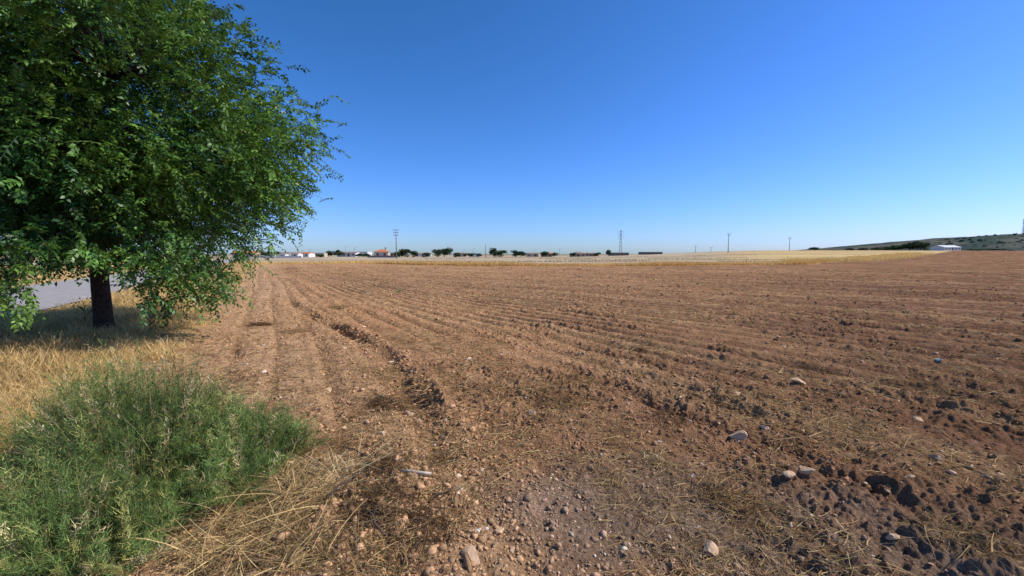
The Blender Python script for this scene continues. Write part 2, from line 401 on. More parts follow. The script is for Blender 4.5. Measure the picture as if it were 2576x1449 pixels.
M_wood = simple('weathered_wood', (.42, .33, .24), (.60, .50, .38), 20, .8, .003, 80)
M_wood2 = simple('dark_dead_wood', (.06, .04, .03), (.14, .10, .07), 20, .9, .003, 80)
a = Acc(); a.tube([(-.11, 0, 0), (-.04, .004, .002), (.04, .002, 0), (.11, 0, .001)], [.011, .0115, .011, .0105], 12, .04)
add('stick', a.mesh('stick', True), M_wood, None, (-.67, 2.86, float(H(-.67, 2.86))+.035), (0, .05, -.1), label='short pale weathered stick lying on the soil', category='stick')
for (x, y, l, rz) in [(-1.05, 2.62, .16, 1.0), (-.78, 2.32, .13, 2.3), (-.45, 2.62, .10, .4), (-1.2, 3.25, .14, 2.8)]:
    a = Acc(); a.tube([(-l, 0, -.01), (-l*.3, .02, .02), (l*.3, .0, .03), (l, .03, .05)], [.007, .008, .006, .003], 7, .1)
    a.tube([(l*.2, .0, .03), (l*.5, -.05, .07)], [.004, .002], 5)
    add('twig', a.mesh('twig', True), M_wood2, None, (x, y, float(H(x, y))+.03), (0, 0, rz), label='dark dead twig lying on rubble and straw', category='twig', group='dead twigs on the rubble edge')

# ------------------------------------------------------------------ verge dry grass
def grass(n, x, y, h, w, col, lean=.35):
    th = R.uniform(0, 6.28, n); el = np.radians(90)-np.abs(R.normal(0, lean, n))
    D = np.stack([np.cos(th)*np.cos(el), np.sin(th)*np.cos(el), np.sin(el)], 1)
    B = np.stack([np.cos(th), np.sin(th), -.5*np.ones(n)], 1)*(h*R.uniform(.05, .45, n))[:, None]
    P = np.stack([x, y, H(x, y)-.01], 1)
    V, F = strands(P, D, h, w, B, 3, taper=.75)
    return V, F, rep(col, 8)
def verge(n, s0, s1, n0, n1, hmul=1, wmul=1):
    ss = s0*np.exp(R.random(n)*math.log(s1/s0)); nn = R.uniform(n0, n1, n)
    x = .867*nn-.498*ss; y = .498*nn+.867*ss
    cl = fbm(x*1.1, y*1.1, 3, 51); pt = fbm(x*1.9, y*1.9, 3, 53)
    k = (cl+R.random(n)*.30+.5*(pt-.5) > .45) & (nn < n1-1.1*fbm(x*1.6, y*1.6, 2, 52)) & (y > .5)
    x, y, cl, nn, pt = x[k], y[k], cl[k], nn[k], pt[k]; n = len(x)
    r = np.hypot(x, y)
    h = (.07+.40*cl*R.uniform(.35, 1.25, n)*(.35+1.3*pt))*hmul*np.interp(nn, [n0, n0+.6, n1-1.2, n1], [.6, 1.0, .85, .35])
    w = R.uniform(.002, .0042, n)*(1+.16*r)*wmul
    pp = sst(.40, .62, pt)[:, None]
    c = np.where(R.random((n, 1)) < .78, C3(.88, .625, .265), C3(.52, .35, .14))*R.uniform(.6, 1.12, (n, 1))*(.75+.25*pp)
    return grass(n, x, y, h, w, c, .45)
parts = [verge(120000, 1.5, 16, -5.5, -1.0), verge(42000, 13, 90, -5.5, -.9, 1.1, .9), verge(30000, 6, 120, -22, -10.9, 1.4, 1.5)]
V, F, C = merge(parts)
add('dry_grass', mesh_np('dry_grass', V, F, False, C), M_grass, kind='stuff', label='golden dry grass covering the roadside verge', category='dry grass')
n = 60000
x = R.uniform(-45, 70, n); b = bound(x); y = b+np.abs(R.normal(0, 2.4, n))
k = (vnoise(x*.25, y*.25, 61)+R.random(n)*.5 > .40) & ~((x < -24) & (R.random(n) < .8)); x, y = x[k], y[k]; n = len(x)
h = R.uniform(.28, .58, n)*(.5+.9*vnoise(x*.12, y*.05, 62))
c = C3(.84, .56, .20)*R.uniform(.58, 1.12, (n, 1))
g1 = grass(n, x, y, h, np.full(n, .05), c)
n = 24000
x = R.uniform(60, 190, n); b = bound(x); y = b+R.uniform(-2, 14, n)
h = R.uniform(.35, .95, n)*(.3+1.1*vnoise(x*.1, y*.1, 63)); c = C3(.84, .59, .22)*R.uniform(.65, 1.12, (n, 1))
g2 = grass(n, x, y, h, np.full(n, .09), c)
n = 12000
x = R.uniform(10, 330, n); y = R.uniform(80, 330, n); h = R.uniform(.15, .35, n); c = C3(.68, .51, .25)*R.uniform(.7, 1.1, (n, 1))
k = (y > bound(x)+5) & (x < y*1.02) & (x > y*(.36+.12*R.random(n))) & (fbm(x*.012, y*.12, 3, 27) < .52); x, y, h, c = x[k], y[k], h[k], c[k]; n = len(x)
g3 = grass(n, x, y, h, np.full(n, .12), c)
n = 7000
row = R.integers(0, 4, n); x = R.uniform(-30, 110, n); y = np.array([88, 112, 140, 185])[row]+R.normal(0, .8, n)+x*.05
k = vnoise(x*.06, row*9.1, 64) > .45; x, y = x[k], y[k]; n = len(x)
g4 = grass(n, x, y, R.uniform(.15, .4, n), np.full(n, .10), C3(.36, .27, .13)*R.uniform(.6, 1.2, (n, 1)))
V, F, C = merge([g1, g2, g3, g4])
add('uncut_cereal', mesh_np('uncut_cereal', V, F, False, C), M_grass, kind='stuff', label='strip of uncut golden cereal along the field boundary', category='cereal crop')

# ------------------------------------------------------------------ green bushes
def bush(name, cx, cy, rx, ry, h, nst, ntw, label, grp=True):
    n = nst
    K = 8
    ka = R.uniform(0, 6.28, K); kr = np.sqrt(R.random(K))*.62; kr[0] = 0
    kx = kr*np.cos(ka); ky = kr*np.sin(ka); kh = R.uniform(.55, .95, K)*(1.05-.55*kr); kh[0] = 1.10; ks = R.uniform(.34, .52, K); ks[0] = .60
    ki = R.integers(0, K+2, n); ki[ki >= K] = 0
    th = R.uniform(0, 6.28, n); q = np.sqrt(R.random(n))*.22
    P = np.stack([(kx[ki]+q*np.cos(th))*rx, (ky[ki]+q*np.sin(th))*ry, np.zeros(n)], 1)
    el = np.arccos(R.random(n)**.8)
    rr = ks[ki]*R.uniform(.6, 1.25, n)
    tx = (kx[ki]+rr*np.sin(el)*np.cos(th))*rx; ty = (ky[ki]+rr*np.sin(el)*np.sin(th))*ry
    tz = h*kh[ki]*np.cos(el)*R.uniform(.72, 1.28, n)+.03
    T = np.stack([tx, ty, tz], 1)
    z0 = float(H(cx, cy)); P[:, 2] = H(cx+P[:, 0], cy+P[:, 1])-z0; T[:, 2] += H(cx+T[:, 0], cy+T[:, 1])-z0
    up = np.zeros((n, 3)); up[:, 2] = h*.22
    Dv = T-P+up; L = np.linalg.norm(Dv, axis=1); D = Dv/L[:, None]
    Bd = -up
    V1, F1 = strands(P, D, L, np.full(n, .003), Bd, 5, taper=.7)
    rsel = R.random((n, 1))
    gc = np.where(rsel < .66, C3(.150, .225, .066), np.where(rsel < .93, C3(.32, .315, .100), C3(.58, .46, .24)))
    gc = gc*R.uniform(.7, 1.2, (n, 1))*(.8+.4*R.random(K))[ki % K][:, None]
    C1 = rep(gc*.9, 12)
    m = ntw; idx = R.integers(0, n, m); t = (R.uniform(.15, 1.02, m)**.7)[:, None]
    Q = P[idx]+D[idx]*L[idx][:, None]*t+Bd[idx]*t*t+R.normal(0, .009, (m, 3))
    W = D[idx]*.65+R.normal(0, .65, (m, 3)); W[:, 2] += .25; W /= np.linalg.norm(W, axis=1, keepdims=True)
    l = R.uniform(.010, .046, m)
    V2, F2 = strands(Q, W, l, R.uniform(.0018, .0038, m), R.normal(0, .007, (m, 3)), 1, taper=.7)
    tone = .50+.9*vnoise(Q[:, 0]*5, Q[:, 1]*5+Q[:, 2]*4, 71)
    C2 = rep(gc[idx]*R.uniform(.7, 1.4, (m, 1))*tone[:, None], 4)
    V, F, C = merge([(V1, F1, C1), (V2, F2, C2)])
    o = add(name, mesh_np(name, V, F, False, C), M_bushm, None, (cx, cy, z0), label=label, category='bush' if grp else 'weed')
    if grp: o['group'] = 'wiry green bushes on the verge'
bush('bush', -2.75, 3.05, 1.22, 1.10, .72, 2800, 185000, 'dense wiry green bush spreading over dry verge grass')
bush('bush', -1.92, 2.95, .55, .75, .42, 800, 44000, 'small thin green bush at the edge of ploughed soil')
bush('bush', -2.35, 2.08, .74, .58, .48, 1000, 66000, 'low wiry grey green bush on the verge')
bush('weed_plant', -4.9, 18.4, .22, .2, .22, 60, 1500, 'single small green weed growing in a furrow', False)
n = 34
x = R.normal(-2.75, .3, n); y = R.normal(3.1, .3, n)
P = np.stack([x, y, H(x, y)+.25], 1); th = R.uniform(0, 6.28, n)
D = np.stack([.2*np.cos(th), .2*np.sin(th), np.ones(n)], 1); D /= np.linalg.norm(D, axis=1, keepdims=True)
L = R.uniform(.42, .6, n); B = np.stack([.12*np.cos(th), .12*np.sin(th), -.06*np.ones(n)], 1)
V1, F1 = strands(P, D, L, np.full(n, .003), B, 4)
idx = np.repeat(np.arange(n), 4); t = R.uniform(.75, 1, len(idx))[:, None]
Q = P[idx]+D[idx]*L[idx][:, None]*t+B[idx]*t*t+R.normal(0, .012, (len(idx), 3))
DD = np.stack([R.normal(0, .4, len(idx)), R.normal(0, .4, len(idx)), -np.ones(len(idx))], 1); DD /= np.linalg.norm(DD, axis=1, keepdims=True)
V2, F2 = strands(Q, DD, np.full(len(idx), .024), np.full(len(idx), .005), np.zeros((len(idx), 3)), 2, taper=.8)
V, F, C = merge([(V1, F1, np.tile(C3(.55, .45, .24), (len(V1), 1))), (V2, F2, np.tile(C3(.76, .68, .42), (len(V2), 1)))])
add('wild_oats', mesh_np('wild_oats', V, F, False, C), M_grass, kind='stuff', label='pale wild oat heads poking above the green bush', category='wild oats')
M_dry = simple('dry_stem', (.09, .07, .03), (.2, .15, .07), 10)
for (x, y) in [(-9.9, 9.8), (-9.4, 9.4), (-7.0, 8.2), (-7.8, 9.7), (-8.9, 8.8)]:
    a = Acc()
    hh = R.uniform(.35, .6)
    a.tube([(0, 0, 0), (.02, 0, hh*.5), (.0, .02, hh)], [.008, .006, .004], 5)
    for k in range(9):
        z = hh*R.uniform(.3, .95); t = R.uniform(0, 6.28); l = R.uniform(.08, .2)
        e = (l*math.cos(t), l*math.sin(t), z+l*.8)
        a.tube([(0.01, 0, z), e], [.004, .003], 4)
        a.tube([e, (e[0], e[1], e[2]+.012), (e[0], e[1], e[2]+.03)], [.006, .016, .006], 6)
    add('dry_thistle', a.mesh('dry_thistle'), M_dry, None, (x, y, float(H(x, y))), (0, 0, R.uniform(0, 6)), label='dark dry thistle standing in verge grass', category='thistle', group='dry thistles in the verge')

# ------------------------------------------------------------------ big tree
TX, TY = -8.15, 8.45
TZ = float(H(TX, TY))
tree = add('tree', None, loc=(TX, TY, TZ), label='large leafy green elm tree standing on the grassy verge', category='tree')
CC = np.array([-.1, 0, 4.05]); RAD = np.array([3.85, 3.85, 3.95]); RADD = 2.65
clumps = []
nC = 420
dirs = R.normal(size=(nC, 3)); dirs /= np.linalg.norm(dirs, axis=1, keepdims=True)
for d in dirs:
    q = R.random()**.36*.95
    lump = .82+.30*float(vnoise(np.array([d[0]*3.1+5]), np.array([d[1]*3.1+d[2]*3.7+5]), 81)[0])
    rad = RAD.copy(); rad[2] = RAD[2] if d[2] > 0 else RADD
    p = CC+d*rad*q*lump
    clumps.append((p, .43*R.uniform(.7, 1.25)))
for p in [(2.5, -1.0, 1.2), (2.1, -1.4, 1.1), (2.7, -.5, 1.5), (2.1, -1.8, 1.55), (1.9, -1.6, 1.35), (2.4, -1.2, .95), (2.7, -.8, 1.15), (2.3, -.9, 1.6), (1.9, -1.2, 1.7), (2.6, -.9, 1.9), (3.0, -.2, 2.1), (2.9, -.4, 1.9), (3.7, -.4, 2.8), (3.85, 0, 3.3), (3.9, -.3, 3.8), (3.5, .3, 2.6), (3.7, -.2, 3.2), (3.7, .2, 4.2), (3.4, -.3, 2.5),
          (1.5, -2.1, 1.55), (-1.9, -1.4, 1.3), (1.0, -2.3, 1.35), (.9, -1.9, 1.3), (.7, -1.9, 1.5), (.6, -2.1, 1.7), (1.05, -2.5, 1.4), (.3, -1.0, 1.6), (.95, -2.5, 1.0), (.2, -1.6, 1.6), (.5, -2.0, 1.9)]:
    clumps.append((np.array(p, float), .44))
a = Acc()
a.tube([(0, 0, -.15), (0, 0, .02), (-.01, 0, .22), (-.03, .01, .8), (-.05, .02, 1.4), (-.08, .03, 1.9)], [.21, .18, .152, .142, .138, .15], 22, .07)
add('trunk', a.mesh('trunk', True), M_bark, tree)
b = Acc(); top = np.array([-.08, .03, 1.8])
limbs = []
for k in range(8):
    t = k/8*6.28+R.uniform(-.3, .3); el = R.uniform(.6, 1.3)
    d = np.array([math.cos(t)*math.cos(el), math.sin(t)*math.cos(el), math.sin(el)])
    p = [top+np.array([0, 0, -.1])]; q = d.copy()
    for m in range(6):
        q = q+R.normal(0, .12, 3); q /= np.linalg.norm(q); p.append(p[-1]+q*.56)
    b.tube(p, [.10, .085, .07, .055, .04, .028, .016], 9, .08); limbs.append(p)
allp = np.array([pp for p in limbs for pp in p[1:]])
def topcut(p):   # crown narrows towards the top on the field side
    return (p[..., 2] > 5.3) & (p[..., 0] > 3.60-1.05*(p[..., 2]-5.3))
clumps = [c_ for c_ in clumps if not topcut(c_[0]+np.array([.25, 0, 0]))]
for cpos, cr in clumps[::1]:
    d = np.linalg.norm(allp-cpos, axis=1)+np.maximum(allp[:, 2]-cpos[2], 0)*.3; k = int(np.argmin(d)); s0 = allp[k]
    mid = (s0+cpos)/2+np.array([0, 0, .18])+R.normal(0, .1, 3)
    b.tube([s0, mid, cpos], [.022, .014, .005], 5)
add('limbs', b.mesh('limbs', True), M_bark, tree)
P = []; OUT = []; TN = []
for cpos, cr in clumps:
    m = int(55*(cr/.42)**2)
    pts = cpos+np.clip(R.normal(0, 1, (m, 3)), -1.6, 1.6)*cr*np.array([1.1, 1.1, .75])
    P.append(pts); OUT.append(np.tile(cpos-CC, (m, 1))); TN.append(np.full(m, R.uniform(.6, 1.3)))
P = np.concatenate(P); OUT = np.concatenate(OUT); TN = np.concatenate(TN)
ratio = (TX+P[:, 0])/(TY+P[:, 1])
clear = (ratio > -1.12) & (ratio < -.895) & (P[:, 2] < 1.50)
lowr = (P[:, 0] > 2.9) & (P[:, 2] < 1.0+1.6*(P[:, 0]-2.9))
gap = fbm(P[:, 0]*1.3+P[:, 2]*.5, P[:, 1]*1.3+P[:, 2]*1.1, 2, 85) < .30
k = (P[:, 2] > .72) & ~clear & ~lowr & ~gap & ~(topcut(P) & (R.random(len(P)) < .85)); P, OUT, TN = P[k], OUT[k], TN[k]
n = len(P)
OUT = OUT/(np.linalg.norm(OUT, axis=1, keepdims=True)+1e-6)
D = OUT*.8+R.normal(0, .55, (n, 3)); D[:, 2] += .12; D /= np.linalg.norm(D, axis=1, keepdims=True)
L = R.uniform(.18, .48, n); B = np.zeros((n, 3)); B[:, 2] = -L*R.uniform(.1, .45, n)
V1, F1 = strands(P, D, L, np.full(n, .007), B, 3, taper=.6)
clt = fbm(P[:, 0]*.8, P[:, 1]*.8+P[:, 2]*1.0, 2, 83)
base = mix(np.tile(C3(.036, .112, .024), (n, 1)), np.tile(C3(.155, .285, .042), (n, 1)), np.clip((clt-.30)*2.0+R.normal(0, .2, n), 0, 1))
base *= (TN*R.uniform(.75, 1.25, n))[:, None]
C1 = rep(base*.8, 8)
NL = 13
t = np.linspace(.12, 1.0, NL)[None, :, None]
Q = P[:, None]+D[:, None]*(L[:, None, None]*t)+B[:, None]*t*t
T = D[:, None]*L[:, None, None]+2*B[:, None]*t; T /= np.linalg.norm(T, axis=2, keepdims=True)
sd = np.cross(D, np.array([0, 0, 1.0])+R.normal(0, .45, (n, 3))); sd /= np.linalg.norm(sd, axis=1, keepdims=True)+1e-9
nm = np.cross(sd, D)
sg = np.where(np.arange(NL) % 2 == 0, 1, -1)[None, :, None]
ld = sd[:, None]*sg*.85+T*.65+R.normal(0, .22, (n, NL, 3)); ld[..., 2] -= .15; ld /= np.linalg.norm(ld, axis=2, keepdims=True)
lw = np.cross(ld, nm[:, None]+R.normal(0, .35, (n, NL, 3))); lw /= np.linalg.norm(lw, axis=2, keepdims=True)+1e-9
ll = R.uniform(.055, .098, (n, NL, 1)); wd = ll*R.uniform(.20, .28, (n, NL, 1))
fold = np.cross(lw, ld)*ll*.12
v = np.stack([Q, Q+ld*ll*.45+lw*wd+fold, Q+ld*ll-fold, Q+ld*ll*.45-lw*wd+fold], 2).reshape(-1, 3)
m = n*NL
F2 = np.arange(m*4).reshape(m, 4)
C2 = rep(rep(base, NL)*R.uniform(.8, 1.25, (m, 1)), 4)
V, F, C = merge([(V1, F1, C1), (v, F2, C2)])
add('crown', mesh_np('crown', V, F, False, C), M_leaf, tree)

# ------------------------------------------------------------------ far trees
def crown_mesh(seed, n=1500, tall=1.0):
    rg = np.random.default_rng(seed)
    k = 16; c = rg.normal(size=(k, 3)); c /= np.linalg.norm(c, axis=1, keepdims=True); c *= rg.uniform(.2, .80, (k, 1)); c[:, 2] *= .75*tall
    i = rg.integers(0, k, n); d = rg.normal(size=(n, 3)); d /= np.linalg.norm(d, axis=1, keepdims=True)
    p = c[i]+d*rg.uniform(.15, .36, (n, 1))*(.6+.6*rg.random((k, 1))[i])
    a = rg.normal(size=(n, 3)); a /= np.linalg.norm(a, axis=1, keepdims=True); b = np.cross(a, rg.normal(size=(n, 3))); b /= np.linalg.norm(b, axis=1, keepdims=True)
    s = rg.uniform(.05, .10, (n, 1))
    v = np.stack([p-a*s, p+b*s*.7, p+a*s, p-b*s*.7], 1).reshape(-1, 3)
    col = np.where(rg.random((k, 1))[i] < .5, C3(.045, .080, .034), C3(.085, .122, .048))*rg.uniform(.6, 1.3, (n, 1))
    me = mesh_np('crown', v, np.arange(n*4).reshape(n, 4), False, rep(col, 4)); me.materials.append(M_farleaf); return me
CR = [crown_mesh(s_, 1500, t_) for s_, t_ in [(1, 1), (2, .9), (3, 1.2), (4, .8), (5, 1.0), (6, 1.1), (7, .85)]]
a = Acc(); a.tube([(0, 0, -.1), (0, 0, .3), (.02, 0, .7), (0, .02, 1.1)], [.09, .07, .055, .03], 8)
for an in (0, 2.1, 4.2): a.tube([(0, 0, .6), (.3*math.cos(an), .3*math.sin(an), 1.05)], [.04, .015], 5)
TRK = a.mesh('trunk', True); TRK.materials.append(M_bark)
def ftree(x, y, w, h, lb='dark green leafy tree beside the village houses', grp='trees around the village', bushy=False):
    z = float(H(x, y)); k = int(R.integers(0, 7))
    t = add('tree', None, loc=(x, y, z), label=lb, category='tree', group=grp)
    tk = add('trunk', TRK, parent=t); tk.scale = (h*.45, h*.45, h*.5)
    c = add('crown', CR[k], parent=t, loc=(0, 0, h*(.5 if bushy else .60)), rot=(0, 0, R.uniform(0, 6)))
    c.scale = (w*.55, w*.55, h*(.60 if bushy else .50))
for (u, top, w, d) in [(640,630,26,225),(655,627,28,230),(685,629,38,215),(672,637,24,190),(720,635,22,230),(745,638,24,232),(828,631,22,240),(853,629,26,240),(808,638,20,200),
                       (1004,630,24,215),(1020,627,38,218),(1040,632,24,212),(1072,637,24,200),(1102,622,26,220),(1118,619,38,224),(1150,637,22,205),(1180,638,30,205),(1205,637,16,210),
                       (1243,622,22,225),(1258,628,34,222),(1296,629,24,220),(1310,633,30,215),
                       (1372,633,24,230),(1395,636,18,230),(1440,634,18,245),(1502,636,18,250),(1530,630,14,260),(905,638,22,200),(925,639,20,205)]:
    ftree((u-1288)/1074*d, d, w/1074*d*1.15, (640-top)/1074*d+1.75, bushy=True)
for (u, top, w, d) in [(2045,623,24,320)]:
    ftree((u-1288)/1074*d, d, w/1074*d*1.2, (639-top)/1074*d-2.0, 'small round dark tree on the golden rise', 'trees on the rise', True)
for (u, top, w, d) in [(2135,625,20,360),(2168,624,22,360),(2205,623,26,350),(2228,620,26,350),(2248,616,28,340),(2265,613,30,335),(2285,611,28,330),(2303,606,32,325),(2322,610,26,320),(2450,628,34,330),(2500,629,34,335)]:
    dd = d; ftree((u-1288)/1074*dd, dd, w/1074*dd*1.25, max((639-top)/1074*dd-2.2, 1.7), 'dark green tree in a row near the white farm barn', 'trees by the white barn', True)

# ------------------------------------------------------------------ buildings
M_wallw = simple('whitewashed_wall', (.58, .56, .52), (.70, .68, .64), .6, .9)
M_wallc = simple('cream_wall', (.48, .40, .30), (.58, .49, .38), .6, .9)
M_wallb = simple('brick_wall', (.36, .27, .20), (.44, .34, .26), 1.5, .9)
M_tile = simple('terracotta_tiles', (.50, .17, .06), (.62, .23, .08), 2, .9)
M_tileb = simple('brown_tiles', (.28, .20, .15), (.36, .26, .20), 2, .9)
M_met = simple('pale_metal_roof', (.60, .62, .64), (.72, .73, .74), .5, .6)
M_dark = simple('dark_shed', (.14, .135, .115), (.20, .185, .16), 1, .9)
M_glass = simple('window_glass', (.02, .025, .03), (.05, .06, .07), 1, .15, spec=.5)
M_door = simple('wooden_door', (.12, .06, .03), (.18, .10, .05), 3, .7)
M_steel = simple('galvanised_steel', (.26, .28, .31), (.34, .36, .39), 2, .6)
M_conc = simple('concrete_pole', (.17, .155, .14), (.26, .24, .22), 2, .9)
M_ins = simple('insulator', (.05, .04, .03), (.1, .08, .06), 2, .4)
M_chim = simple('chimney_render', (.4, .33, .26), (.5, .42, .33), 1, .9)
def building(x, y, w, d, h, roof, rh, mw, mr, label, rot=0, floors=1, chim=False, nm='house', cat='house', grp='village houses'):
    z = float(H(x, y))-.05
    o = add(nm, None, loc=(x, y, z), rot=(0, 0, rot), label=label, category=cat)
    if grp: o['group'] = grp
    a = Acc(); a.box(-w/2, w/2, -d/2, d/2, 0, h)
    if roof == 'gable':
        a.add([(-w/2, -d/2, h+.002), (-w/2, d/2, h+.002), (-w/2, 0, h+rh-.05), (w/2, -d/2, h+.002), (w/2, d/2, h+.002), (w/2, 0, h+rh-.05)], [(0, 2, 1), (3, 4, 5)])
    add('wall', a.mesh('wall'), mw, o)
    a = Acc(); e = .3
    if roof == 'gable':
        for sg in (-1, 1):
            p = [(-w/2-e, sg*(d/2+e), h-.05), (w/2+e, sg*(d/2+e), h-.05), (w/2+e, 0, h+rh), (-w/2-e, 0, h+rh)]
            q = [(a_, b_, c_+.14) for a_, b_, c_ in p]
            a.add(p+q, [(0, 1, 2, 3), (4, 5, 6, 7), (0, 1, 5, 4), (1, 2, 6, 5), (3, 0, 4, 7)])
    elif roof == 'hip':
        k = min(w, d)/2
        p = [(-w/2-e, -d/2-e, h+.01), (w/2+e, -d/2-e, h+.01), (w/2+e, d/2+e, h+.01), (-w/2-e, d/2+e, h+.01), (-w/2+k*.9, 0, h+rh), (w/2-k*.9, 0, h+rh)]
        a.add(p, [(0, 1, 5, 4), (1, 2, 5), (2, 3, 4, 5), (3, 0, 4), (3, 2, 1, 0)])
    else:
        a.box(-w/2-.1, w/2+.1, -d/2-.1, d/2+.1, h+.01, h+.25)
    ro = add('roof', a.mesh('roof'), mr, o)
    if chim:
        a = Acc(); a.box(w*.2, w*.2+.6, -.3, .3, h+rh*.5, h+rh+.7); a.box(w*.2-.08, w*.2+.68, -.38, .38, h+rh+.702, h+rh+.82); add('chimney', a.mesh('chimney'), M_chim, ro)
    nw = max(2, int(w/2.6)); fh = h/floors; dx = w/nw
    for f in range(floors):
        for k in range(nw):
            cx = -w/2+dx*(k+.5)
            if f == 0 and k == nw//2:
                a = Acc(); a.box(cx-.5, cx+.5, -d/2-.04, -d/2-.003, 0.02, min(2.1, fh*.85)); add('door', a.mesh('door'), M_door, o)
            else:
                z0 = f*fh+fh*.36; a = Acc(); a.box(cx-.45, cx+.45, -d/2-.03, -d/2-.003, z0, z0+fh*.4); add('window', a.mesh('window'), M_glass, o)
    return o
def UX(u, d): return (u-1288)/1074*d
building(UX(962, 200), 200, 6.4, 6, 2.7, 'hip', 1.2, M_wallc, M_tile, 'cream house with hipped orange tiled roof', .15, 1, True)
hs = [(700,196,9,5,1.4,'flat',0,M_wallw,M_wallw,'low white flat roofed house beside trees'),
      (735,205,8,6,1.7,'gable',.7,M_wallw,M_tileb,'low white house with brown roof'),
      (768,225,8,6,1.9,'gable',.7,M_wallw,M_tile,'low white house with orange roof'),
      (800,235,9,6,2.0,'flat',0,M_wallc,M_wallc,'low cream flat roofed house'),
      (622,215,10,7,2.2,'gable',1.0,M_wallb,M_tile,'brick house with orange roof'),
      (880,250,11,7,2.3,'gable',.6,M_wallw,M_tileb,'long low white house with brown roof'),
      (915,262,8,7,2.8,'flat',0,M_wallw,M_wallw,'white flat roofed house'),
      (990,240,9,6,2.2,'flat',0,M_wallc,M_wallc,'low cream flat roofed house'),
      (1065,262,10,7,1.8,'gable',.5,M_wallw,M_tileb,'long low white house with brown roof'),
      (1160,262,8,7,1.9,'gable',.5,M_wallc,M_tileb,'long low cream house with brown roof'),
      (1195,250,7,6,1.8,'flat',0,M_wallw,M_wallw,'white flat roofed house'),
      (1340,245,7,7,1.7,'gable',.5,M_wallc,M_tileb,'low cream house with brown roof'),
      (1375,240,6,6,1.7,'gable',.5,M_wallb,M_tile,'low brick house with orange roof'),
      (1453,252,9,8,1.9,'hip',1.1,M_wallb,M_tileb,'brown brick house with hipped dark roof'),
      (1487,256,5,6,1.6,'gable',.5,M_wallb,M_tileb,'brick house with brown roof')]
for (u, d, w, dd, h, rf, rh, mw, mr, lb) in hs:
    building(UX(u, d), d, w, dd, h, rf, rh, mw, mr, lb, R.uniform(-.15, .15))
for (u, d, w, h, lb) in [(1555, 270, 11, 1.7, 'long dark flat roofed farm shed'), (1635, 275, 13, 1.4, 'long low dark farm shed')]:
    building(UX(u, d), d, w, 8, h, 'flat', 0, M_dark, M_dark, lb, 0, nm='farm_shed', cat='shed', grp='dark farm sheds')
building(UX(2375, 310), 310, 14, 9, 2.3, 'gable', 1.4, M_wallw, M_met, 'white farm barn with pale pitched metal roof', .15, nm='barn', cat='barn', grp=None)
for (u0, u1, d, h, mt, lb) in [(640, 760, 175, .8, M_wallw, 'low whitewashed garden wall beside the field'), (925, 1000, 185, .9, M_conc, 'grey rendered garden wall in front of the house')]:
    a = Acc(); x0, x1 = UX(u0, d), UX(u1, d); a.box(x0, x1, d-.1, d+.1, -.1, h); a.box(x0-.05, x1+.05, d-.16, d+.16, h+.003, h+.1)
    add('garden_wall', a.mesh('garden_wall'), mt, label=lb, category='wall')

# ------------------------------------------------------------------ poles
def pole(u, top, d, arms=2, lb='tall concrete power pole with crossarms', rr=.14):
    x = UX(u, d); z = float(H(x, d)); h = (639.5-top)/1074*d+1.65-z
    o = add('power_pole', None, loc=(x, d, z), rot=(0, 0, R.uniform(-.2, .2)), label=lb, category='power pole', group='power poles across the fields')
    a = Acc(); a.tube([(0, 0, -.3), (0, 0, h*.5), (0, 0, h)], [rr*1.4, rr*1.1, rr*.8], 8); add('pole', a.mesh('pole', True), M_conc, o)
    for k in range(arms):
        zz = h-.25-k*h*.09; w = 1.1-.15*k
        a = Acc(); a.box(-w, w, -rr*1.1-.1, -rr*1.1, zz-.07, zz+.07); add('crossarm', a.mesh('crossarm'), M_conc, o)
        for sx in (-w+.1, 0, w-.1):
            a = Acc(); a.tube([(sx, -rr*1.1-.05, zz+.072), (sx, -rr*1.1-.05, zz+.18), (sx, -rr*1.1-.05, zz+.36)], [.04, .075, .03], 7); add('insulator', a.mesh('insulator', True), M_ins, o)
p1 = pole(998, 578, 150, 3)
p2 = pole(1830, 588, 240, 2, rr=.15); p3 = pole(1983, 598, 290, 2, rr=.15)
pole(1222, 615, 200, 0, 'short plain wooden utility pole', .12); pole(1748, 619, 300, 1, 'thin distant utility pole', .12); pole(1787, 622, 320, 1, 'thin distant utility pole', .12)
def lattice(x, y, z, h, wb, wt, t, arms, name, lb, cat, mat):
    o = add(name, None, loc=(x, y, z), label=lb, category=cat)
    a = Acc(); nseg = max(6, int(h/2.2))
    def cor(k, f): w = (wb*(1-f)+wt*f)/2; return np.array([(-w, -w), (w, -w), (w, w), (-w, w)][k % 4]+tuple([f*h]))
    for k in range(4):
        a.tube([cor(k, 0)-[0, 0, .4], cor(k, 1)], [t, t*.8], 5)
        for i_ in range(nseg):
            f0, f1 = i_/nseg, (i_+1)/nseg
            a.tube([cor(k, f0), cor(k+1, f1)], [t*.55]*2, 4); a.tube([cor(k+1, f0), cor(k, f1)], [t*.55]*2, 4)
    add('lattice_frame', a.mesh('lattice_frame'), mat, o)
    for (zz, w) in arms:
        a = Acc(); a.tube([(-w, 0, zz), (w, 0, zz)], [t*.9]*2, 5); a.tube([(-w, 0, zz), (0, 0, zz+.7)], [t*.5]*2, 4); a.tube([(w, 0, zz), (0, 0, zz+.7)], [t*.5]*2, 4)
        add('crossarm', a.mesh('crossarm'), mat, o)
        for sx in (-w, w):
            a = Acc(); a.tube([(sx, 0, zz-.1), (sx, 0, zz-.45), (sx, 0, zz-.8)], [.05, .09, .04], 6); add('insulator', a.mesh('insulator', True), M_ins, o)
    return o
d = 290; x = UX(1560, d); z = float(H(x, d)); h = (639.5-580)/1074*d+1.65-z
